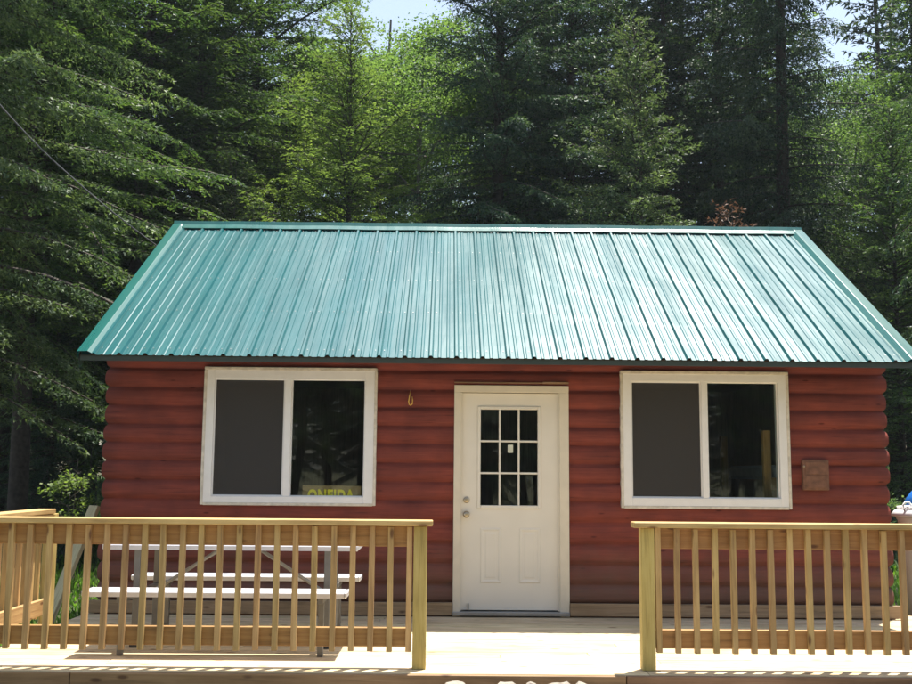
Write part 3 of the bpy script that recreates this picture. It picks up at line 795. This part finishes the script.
def conifer(seed, H, Rb, z0, kind, rt=.16, dens=1.0, top_cut=12.0, bare=0.0, size=1.0, fine=1.0):
    g = np.random.default_rng(seed)
    # branches
    zs = []; z = z0
    while z < H-.15:
        zs.append(z); hi = z > top_cut
        z += g.uniform(.7, 1.3)*(.040 if not hi else .085)/dens*(1 if H > 10 else .8)
    zs = np.array(zs); nb = len(zs); az = np.cumsum(g.uniform(1.9, 2.9, nb)); rel = (H-zs)/(H-z0)
    prof = np.minimum(1, 1.18*rel**.75)*np.where(rel > .85, 1-.35*(rel-.85)/.15, 1)
    Lb = Rb*prof*g.uniform(.55, 1.12, nb)*(1+.18*np.sin(az*1.0+seed)) + .06
    long_ = g.random(nb) < .07; Lb[long_] *= 1.25
    if bare: keep = g.random(nb) > bare*np.clip(1-(zs-z0)/5, 0, 1); zs, az, rel, Lb = zs[keep], az[keep], rel[keep], Lb[keep]; nb = len(zs)
    hem = kind == 'hemlock'
    a = (1-rel)**2*1.1 + (.12 if hem else .02) + g.normal(0, .12, nb); d = (.42 if hem else .52)*rel + .05 + g.uniform(-.1, .1, nb)
    u = (0.0 if hem else .22)*rel
    bend = g.normal(0, .25, nb)
    def pos(bi, s):
        ang = az[bi]+bend[bi]*s*s
        L = Lb[bi]
        x = np.cos(ang)*L*s; y = np.sin(ang)*L*s; zz = zs[bi]+L*(a[bi]*s-d[bi]*s*s+u[bi]*s**3)
        return np.stack([x, y, zz], -1)
    # twigs
    hi = zs > top_cut
    sp = np.where(hi, .11, .048)
    cnt = np.maximum(4, (Lb/sp)).astype(int)
    bi = np.repeat(np.arange(nb), cnt); ntw = len(bi)
    k = np.arange(ntw)-np.repeat(np.cumsum(cnt)-cnt, cnt)
    s = (k+g.uniform(.2, .8, ntw))/cnt[bi]; s = .05+.95*s
    side = np.where(k % 2 == 0, 1., -1.)
    p = pos(bi, s); T = unit(pos(bi, np.minimum(s+.02, 1.02))-pos(bi, s-.02))
    Nn = unit(np.cross(T, np.array([0, 0, 1.])))
    th = np.radians(g.normal(52, 12, ntw))*np.where(s > .96, .25, 1)
    tl = (.10+.30*np.minimum(Lb[bi], 2.4)*.62*(1-s)**.6*(.35+.65*np.minimum(1, s*3)))*g.uniform(.6, 1.25, ntw)
    dr = {'hemlock': .22, 'spruce': .30, 'weeping': 1.1}[kind]
    D = np.cos(th)[:, None]*T + np.sin(th)[:, None]*side[:, None]*Nn; D[:, 2] -= dr*g.uniform(.4, 1.3, ntw); D = unit(D)
    if kind == 'weeping': tl = tl*1.5+.25*g.random(ntw)
    # leaves
    lsp = np.where(hi[bi], .036, .020*fine)
    cl = np.maximum(3, tl/lsp).astype(int)
    ti = np.repeat(np.arange(ntw), cl); nl = len(ti)
    kk = np.arange(nl)-np.repeat(np.cumsum(cl)-cl, cl)
    q = (kk+g.random(nl))/cl[ti]
    # forking sprays: shift part of the leaves sideways from the twig axis
    perp = unit(np.cross(D[ti], np.array([0, 0, 1.])))
    spread = g.normal(0, .16, nl)*tl[ti]*np.sin(np.pi*np.clip(q*.8+.1, 0, 1))
    P = p[ti]+D[ti]*(q*tl[ti])[:, None]+perp*spread[:, None]; P[:, 2] -= (.18*tl[ti]*q*q)+ (0 if hem else 0)
    P += g.normal(0, .006 if hem else .012, (nl, 3))
    ph = np.radians(g.uniform(15, 65, nl))*np.where(g.random(nl) < .5, 1, -1)
    if hem: n2 = perp + g.normal(0, .25, (nl, 3))
    else: n2 = g.normal(0, 1, (nl, 3))
    n2 = unit(n2-np.sum(n2*D[ti], -1, keepdims=True)*D[ti])
    ld = unit(np.cos(ph)[:, None]*D[ti]+np.sin(ph)[:, None]*n2)
    ll = g.uniform(.042, .095, nl)*np.where(hi[bi][ti], 2.6, 1.0)*size
    wv = unit(np.cross(ld, g.normal(0, .5, (nl, 3))+np.array([0, 0, 1.])))*(ll*(.24 if hem else .21))[:, None]
    tri = np.stack([P-wv, P+wv, P+ld*ll[:, None]], 1).reshape(-1, 3)
    # wood
    S = 7; ss = np.linspace(0, .97, S)
    BP = np.stack([pos(np.arange(nb), np.full(nb, x)) for x in ss], 1)
    rad = (.006+.010*Lb)[:, None]*(1-.85*ss)[None]
    v1, q1 = tube_np(BP, rad, 3)
    tz = np.concatenate([np.linspace(-.5, H-.1, 24)]); tr = rt*(1-tz/H*.93); tr[0] = rt*1.5
    TP = np.stack([.05*np.sin(tz*.35+seed), .05*np.cos(tz*.3+seed)-.05*math.cos(seed), tz], -1)[None]; 
    v2, q2 = tube_np(TP, tr[None], 10)
    wv_ = np.concatenate([v2, v1]); wq = np.concatenate([q2, q1+len(v2)])
    return tri, (wv_, wq)
def decid(seed, H, Rc, rt, n_clump, leaf=.06, per=420, zlo=.3, cs_=1.0):
    g = np.random.default_rng(seed)
    # limbs
    paths = []
    S = 9; t = np.linspace(0, 1, S)
    nl = 16; ends = []
    for i in range(nl):
        zz = H*g.uniform(zlo*.7, .85); az = g.uniform(0, 6.28); L = Rc*g.uniform(.6, 1.1)*(1-.4*(zz/H-.5))
        up = g.uniform(.3, 1.0)
        pth = np.stack([np.cos(az+.3*t)*L*t, np.sin(az+.3*t)*L*t, zz+L*up*t-.15*L*t*t], -1); paths.append(pth)
    # sub limbs
    for i in range(60):
        b = paths[g.integers(0, nl)]; j = g.integers(3, S-1); o = b[j]; az = g.uniform(0, 6.28); L = Rc*g.uniform(.2, .5)
        paths.append(o+np.stack([np.cos(az)*L*t, np.sin(az)*L*t, L*g.uniform(.1, .7)*t], -1))
    P = np.array(paths); rad = np.concatenate([np.full(nl, rt*.32), np.full(60, rt*.13)])[:, None]*(1-.8*t)[None]
    v1, q1 = tube_np(P, rad, 4)
    tz = np.linspace(-.4, H*.95, 20); tr = rt*(1-tz/H*.85)
    TP = np.stack([.12*np.sin(tz*.4+seed)-.12*np.sin(seed), .1*np.cos(tz*.33+seed)-.1*np.cos(seed), tz], -1)[None]
    v2, q2 = tube_np(TP, tr[None], 9)
    cs = P[g.integers(0, len(P), n_clump), g.integers(4, S, n_clump)] + g.normal(0, .18*cs_, (n_clump, 3))
    ci = np.repeat(np.arange(n_clump), per); n = len(ci)
    # flat layered leaf sprays
    e = g.normal(0, 1, (n, 3))*np.stack([g.uniform(.25, .5, n_clump)[ci], g.uniform(.25, .5, n_clump)[ci], np.full(n, .11)], -1)
    tilt = g.normal(0, .3, (n_clump, 2))[ci]; e[:, 2] += e[:, 0]*tilt[:, 0]+e[:, 1]*tilt[:, 1]
    pos = cs[ci]+e*cs_
    d1 = unit(g.normal(0, 1, (n, 3))*np.array([1, 1, .5])+np.array([0, 0, -.2])); nn = unit(g.normal(0, .55, (n, 3))+np.array([0, 0, 1.])); w1 = unit(np.cross(d1, nn))
    l = leaf*g.uniform(.6, 1.3, n)[:, None]
    quad = np.stack([pos, pos+d1*l*.5+w1*l*.36, pos+d1*l, pos+d1*l*.5-w1*l*.36], 1).reshape(-1, 3)
    return quad, (np.concatenate([v2, v1]), np.concatenate([q2, q1+len(v2)]))
def mk(name, data, n, leafm, barkm):
    print('FOL', name, len(data[0])//n)
    lv, (wv, wq) = data
    cm = npmesh(name+'_crown', lv, n, [leafm]); tm = npmesh(name+'_trunk', wv, 4, [barkm], smooth=True, ids=wq)
    return cm, tm
def plant(meshes, kind, x, y, rz, s, label, cat, group=None, leafm=None, z=None):
    o = empty(kind, (x, y, float(gheight(x, y))-.05 if z is None else z), rz); o.scale = (s, s, s)
    tag(o, label, cat, group)
    for nm, me in (('crown', meshes[0]), ('trunk', meshes[1])):
        c = bpy.data.objects.new(nm, me); col.objects.link(c); c.parent = o
        if nm == 'crown' and leafm:
            c.material_slots[0].link = 'OBJECT'; c.material_slots[0].material = leafm
    return o
def pxX(px, Y): return atY(px, 300, Y).x

T_SA = mk('spruce_a', conifer(1, 19, 2.7, 1.6, 'spruce', .17, .9), 3, L_SPRUCE, BARK)
T_NE = mk('near_spruce', conifer(8, 17, 3.2, 2.5, 'spruce', .19, .62, size=.85, fine=.7), 3, L_SPRUCE, BARK)
T_SB = mk('spruce_b', conifer(2, 16, 2.3, 1.0, 'spruce', .15, .9), 3, L_SPRUCE, BARK)
T_HA = mk('hemlock_a', conifer(3, 18, 3.0, 1.8, 'hemlock', .17, .8), 3, L_HEM, BARK)
T_HB = mk('hemlock_b', conifer(4, 15, 2.8, 1.2, 'hemlock', .13, .95), 3, L_HEM, BARK)
T_WE = mk('weeping_spruce', conifer(5, 20, 2.0, 3.4, 'weeping', .20, .55), 3, L_SPRUCE, BARK)
T_HC = mk('hemlock_c', conifer(9, 10.2, 2.7, 1.0, 'hemlock', .085, 1.0, size=.85, fine=.85), 3, L_HEMY, BARK)
T_SM = mk('small_spruce', conifer(6, 8.4, 1.9, .8, 'spruce', .09, .9, size=.8, fine=.7), 3, L_SPRUCE, BARK)
T_DE = mk('dead_spruce', conifer(7, 5.35, .9, .8, 'spruce', .05, .8), 3, L_DEAD, BARK)
T_MA = mk('maple_a', decid(11, 15, 4.0, .16, 330, .085, 300), 4, L_DEC, BARKG)
T_MB = mk('maple_b', decid(12, 12, 3.2, .11, 260, .075, 300, .2), 4, L_DEC, BARKG)
T_TR = mk('high_hemlock', conifer(10, 17, 2.6, 3.6, 'hemlock', .17, .8), 3, L_HEM, BARK)
T_SP = mk('sapling', decid(13, 2.2, .24, .016, 13, .05, 60, .8, .28), 4, L_DEC, BARKG)
T_BU = mk('bush', decid(14, 1.1, .7, .015, 50, .05, 90, .1, .4), 4, L_DEC, BARKG)

# trees that can be told apart
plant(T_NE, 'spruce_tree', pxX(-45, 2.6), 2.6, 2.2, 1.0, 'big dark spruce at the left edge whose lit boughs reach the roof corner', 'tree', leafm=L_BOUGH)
plant(T_HA, 'hemlock_tree', pxX(138, 9.5), 9.5, .4, 1.0, 'hemlock with a straight dark trunk left of the roof ridge end', 'tree')
plant(T_HB, 'hemlock_tree', pxX(196, 11.5), 11.5, 1.7, 1.15, 'hemlock with a dark trunk just above the left end of the ridge', 'tree')
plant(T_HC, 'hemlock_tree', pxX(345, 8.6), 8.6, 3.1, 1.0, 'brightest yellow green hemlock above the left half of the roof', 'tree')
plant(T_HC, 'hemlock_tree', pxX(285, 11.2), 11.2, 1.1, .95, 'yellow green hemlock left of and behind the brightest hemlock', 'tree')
plant(T_HC, 'hemlock_tree', pxX(228, 8.4), 8.4, 4.4, .72, 'short sunlit hemlock just above the left end of the roof', 'tree', leafm=L_LIT)
plant(T_SA, 'spruce_tree', pxX(500, 10.5), 10.5, 4.0, 1.0, 'dense dark blue green spruce above the middle of the roof', 'tree')
plant(T_SB, 'spruce_tree', pxX(572, 12.0), 12.0, 5.0, 1.1, 'dark spruce between the middle spruce and the pointed small spruce', 'tree')
plant(T_SM, 'spruce_tree', pxX(638, 8.3), 8.3, .7, 1.17, 'smaller spruce with its pointed sunlit tip showing right of centre', 'tree', z=GZ, leafm=L_LIT)
plant(T_SB, 'spruce_tree', pxX(668, 12.5), 12.5, 2.6, 1.0, 'tall spruce directly behind the pointed smaller spruce', 'tree')
plant(T_WE, 'spruce_tree', pxX(787, 11.0), 11.0, 1.1, 1.0, 'tall spruce with hanging curtains of twigs and a visible trunk at upper right', 'tree')
plant(T_DE, 'dead_spruce', pxX(730, 7.0), 7.0, .3, 1.13, 'small dead spruce with rusty brown needles just over the ridge', 'tree', z=GZ)
plant(T_WE, 'spruce_tree', pxX(1008, 5.5), 5.5, 3.3, .95, 'dark spruce at the right edge reaching branches into the top corner', 'tree')
plant(T_HC, 'hemlock_tree', pxX(897, 9.5), 9.5, 5.2, .85, 'slender hemlock with a thin trunk right of the roof', 'tree', leafm=L_HEM)
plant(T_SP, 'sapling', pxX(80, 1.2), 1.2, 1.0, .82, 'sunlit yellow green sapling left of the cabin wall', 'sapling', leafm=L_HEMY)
plant(T_SP, 'sapling', 3.98, 1.0, 2.0, .75, 'leafy sapling against the right corner of the cabin', 'sapling', leafm=L_HEM)
plant(T_SM, 'spruce_tree', pxX(60, 7.5), 7.5, 2.0, .62, 'young spruce standing in the shade behind the left end of the cabin', 'tree')
plant(T_TR, 'hemlock_tree', pxX(30, 6.2), 6.2, 2.2, .95, 'hemlock with a dark bare lower trunk left of the cabin above the railing', 'tree')
plant(T_TR, 'hemlock_tree', pxX(6, 9.0), 9.0, 4.2, 1.0, 'hemlock with a dark bare lower trunk at the left edge, farther back', 'tree')
# forest behind: many alike
gr = np.random.default_rng(21)
back = []
for (px, Y, T, s, y_) in [(-60, 9, T_HA, 1, 0), (50, 12, T_HA, 1, 0), (85, 13, T_HB, 1.2, 0), (250, 14, T_HA, 1.1, 0),     (545, 16, T_SA, 1.1, 0), (620, 15, T_HA, 1.1, 0),
              (720, 14, T_SA, 1.05, 0), (755, 17, T_HA, 1.0, 0),   (160, 20, T_SA, 1.1, 0), (925, 17, T_SA, .9, 0), (905, 27, T_HA, 1.1, 0), (825, 22, T_SB, .85, 0), (975, 12, T_HA, .95, 0), (888, 24, T_SA, 1.15, 0), (440, 27, T_SB, .95, 0), (215, 24, T_SB, 1.2, 0),  (600, 24, T_SB, 1.2, 0), (690, 22, T_HA, 1.1, 0), (20, 18, T_HA, 1.2, 0), (100, 24, T_SA, 1.2, 0),  (540, 31, T_SA, 1.3, 0), (60, 30, T_SA, 1.4, 0), (660, 32, T_SA, 1.3, 0), (760, 30, T_HA, 1.3, 0),  (-30, 24, T_SB, 1.4, 0)]:
    plant(T, 'forest_conifer', pxX(px, Y), Y, float(gr.uniform(0, 6.28)), s, 'dark conifer standing deeper in the forest behind the cabin', 'tree', 'conifers deeper in the forest')
for (px, Y, T, s) in [(380, 20, T_MB, 1.0), (418, 18, T_MA, .85), (425, 15, T_MB, 1.05), (385, 23, T_MA, 1.1), (400, 26, T_MA, 1.0), (350, 27, T_MB, 1.2), (860, 19, T_MB, 1.0), (840, 27, T_MA, 1.0), (890, 30, T_MB, 1.3), (230, 30, T_MA, 1.0), (130, 28, T_MA, 1.2), (930, 22, T_MB, 1.1), (480, 34, T_MB, 1.2), (720, 36, T_MA, 1.2), (300, 38, T_MA, 1.3)]:
    plant(T, 'maple_tree', pxX(px, Y), Y, float(gr.uniform(0, 6.28)), s, 'bright leafy broadleaf tree glowing between the dark conifers', 'tree', 'broadleaf trees deeper in the forest')
# forest on the photographer's side (what the window panes mirror)
for (x, y, T, s) in [(-9, -27, T_SA, 1), (-5, -30, T_HA, 1), (-1.5, -28, T_SB, 1.1), (3, -31, T_SA, 1.1), (6.5, -27, T_MA, 1), (10, -29, T_HA, 1), (15, -24, T_SA, 1), (-14, -22, T_HA, 1.1), (1, -36, T_MA, 1.2), (-7, -37, T_MA, 1.2), (-11.5, -31, T_SB, 1.3), (-3.2, -33, T_SB, 1.3), (1, -27, T_SB, 1), (5, -34, T_SB, 1.3), (8.5, -32, T_SB, 1.4), (12.5, -33, T_SB, 1.3), (17, -30, T_HB, 1.3), (-17, -30, T_SA, 1.2), (0, -41, T_SA, 1.3), (-9, -43, T_SB, 1.5), (7, -42, T_SB, 1.5), (14, -41, T_SB, 1.5), (21, -35, T_SA, 1.2), (-22, -34, T_SB, 1.4), (-5, -47, T_SB, 1.6), (3.5, -47, T_SB, 1.6), (-14, -45, T_SB, 1.6), (10.5, -48, T_SB, 1.6)]:
    plant(T, 'facing_tree', x, y, float(gr.uniform(0, 6.28)), s, 'tree across the clearing, mirrored in the window panes', 'tree', 'trees across the clearing')

# undergrowth seen under the trees, as one mass of ground cover
def scatter(name, n, xr, yr, h, leafm, seed, wid=.012, lean=.5, avoid=None):
    g = np.random.default_rng(seed)
    x = g.uniform(*xr, n); y = g.uniform(*yr, n)
    if avoid is not None: k = ~avoid(x, y); x, y = x[k], y[k]; n = len(x)
    cl = np.sin(x*2.3+1)*np.cos(y*2.9)+np.sin(x*6+y*5)*.5
    hh = h*g.uniform(.4, 1.2, n)*(1+.35*cl)
    z = gheight(x, y)
    az = g.uniform(0, 6.28, n); d = np.stack([np.cos(az), np.sin(az), 0*az], -1); pz = np.stack([-np.sin(az), np.cos(az), 0*az], -1)
    b = np.stack([x, y, z-.01], -1); le = g.uniform(.1, lean, n)[:, None]
    m = b+d*le*hh[:, None]*.35; m[:, 2] += hh*.6; t = b+d*le*hh[:, None]; t[:, 2] += hh*.95
    w_ = pz*wid*g.uniform(.6, 1.4, n)[:, None]
    q = np.stack([b-w_*.7, b+w_*.7, m+w_, m-w_], 1); q2 = np.stack([m-w_, m+w_, t+w_*.1, t-w_*.1], 1)
    V = np.concatenate([q, q2]).reshape(-1, 3)
    me = npmesh(name, V, 4, [leafm]); o = bpy.data.objects.new(name, me); col.objects.link(o)
    tag(o, None, None, None, 'stuff'); return o
inside = lambda x, y: ((np.abs(x) < 3.8) & (y > -2.9) & (y < 5)) | ((x > 3.7) & (x < 4.0) & (y > -2.9) & (y < .35))
o = scatter('grass', 42000, (-8.5, 8.5), (-2.8, 8.5), .13, L_GRASS, 1, avoid=inside); o['label'] = 'green grass growing around the cabin'; o['category'] = 'grass'
o = scatter('undergrowth', 30000, (-18, 18), (6.5, 34), .3, L_HEM, 2, wid=.03, lean=1.0, avoid=inside); o['label'] = 'low green undergrowth on the forest floor'; o['category'] = 'undergrowth'


# added scattering volume, stands in for lens glare and softness
mb = MB().box(-45, 45, -60, 75, -3, 30)
m_veil, nt_, ns_, ln_ = newmat('glare_volume')
o_ = N(ns_, 'ShaderNodeOutputMaterial'); v_ = N(ns_, 'ShaderNodeVolumePrincipled')
v_.inputs['Color'].default_value = (.80, .9, 1, 1); v_.inputs['Density'].default_value = .00045; v_.inputs['Anisotropy'].default_value = .2
ln_.new(v_.outputs[0], o_.inputs['Volume'])
tag(mb.build('veil_haze', m_veil), 'added bluish volume that lifts the dark forest like lens glare', 'veil_haze', kind='stuff')
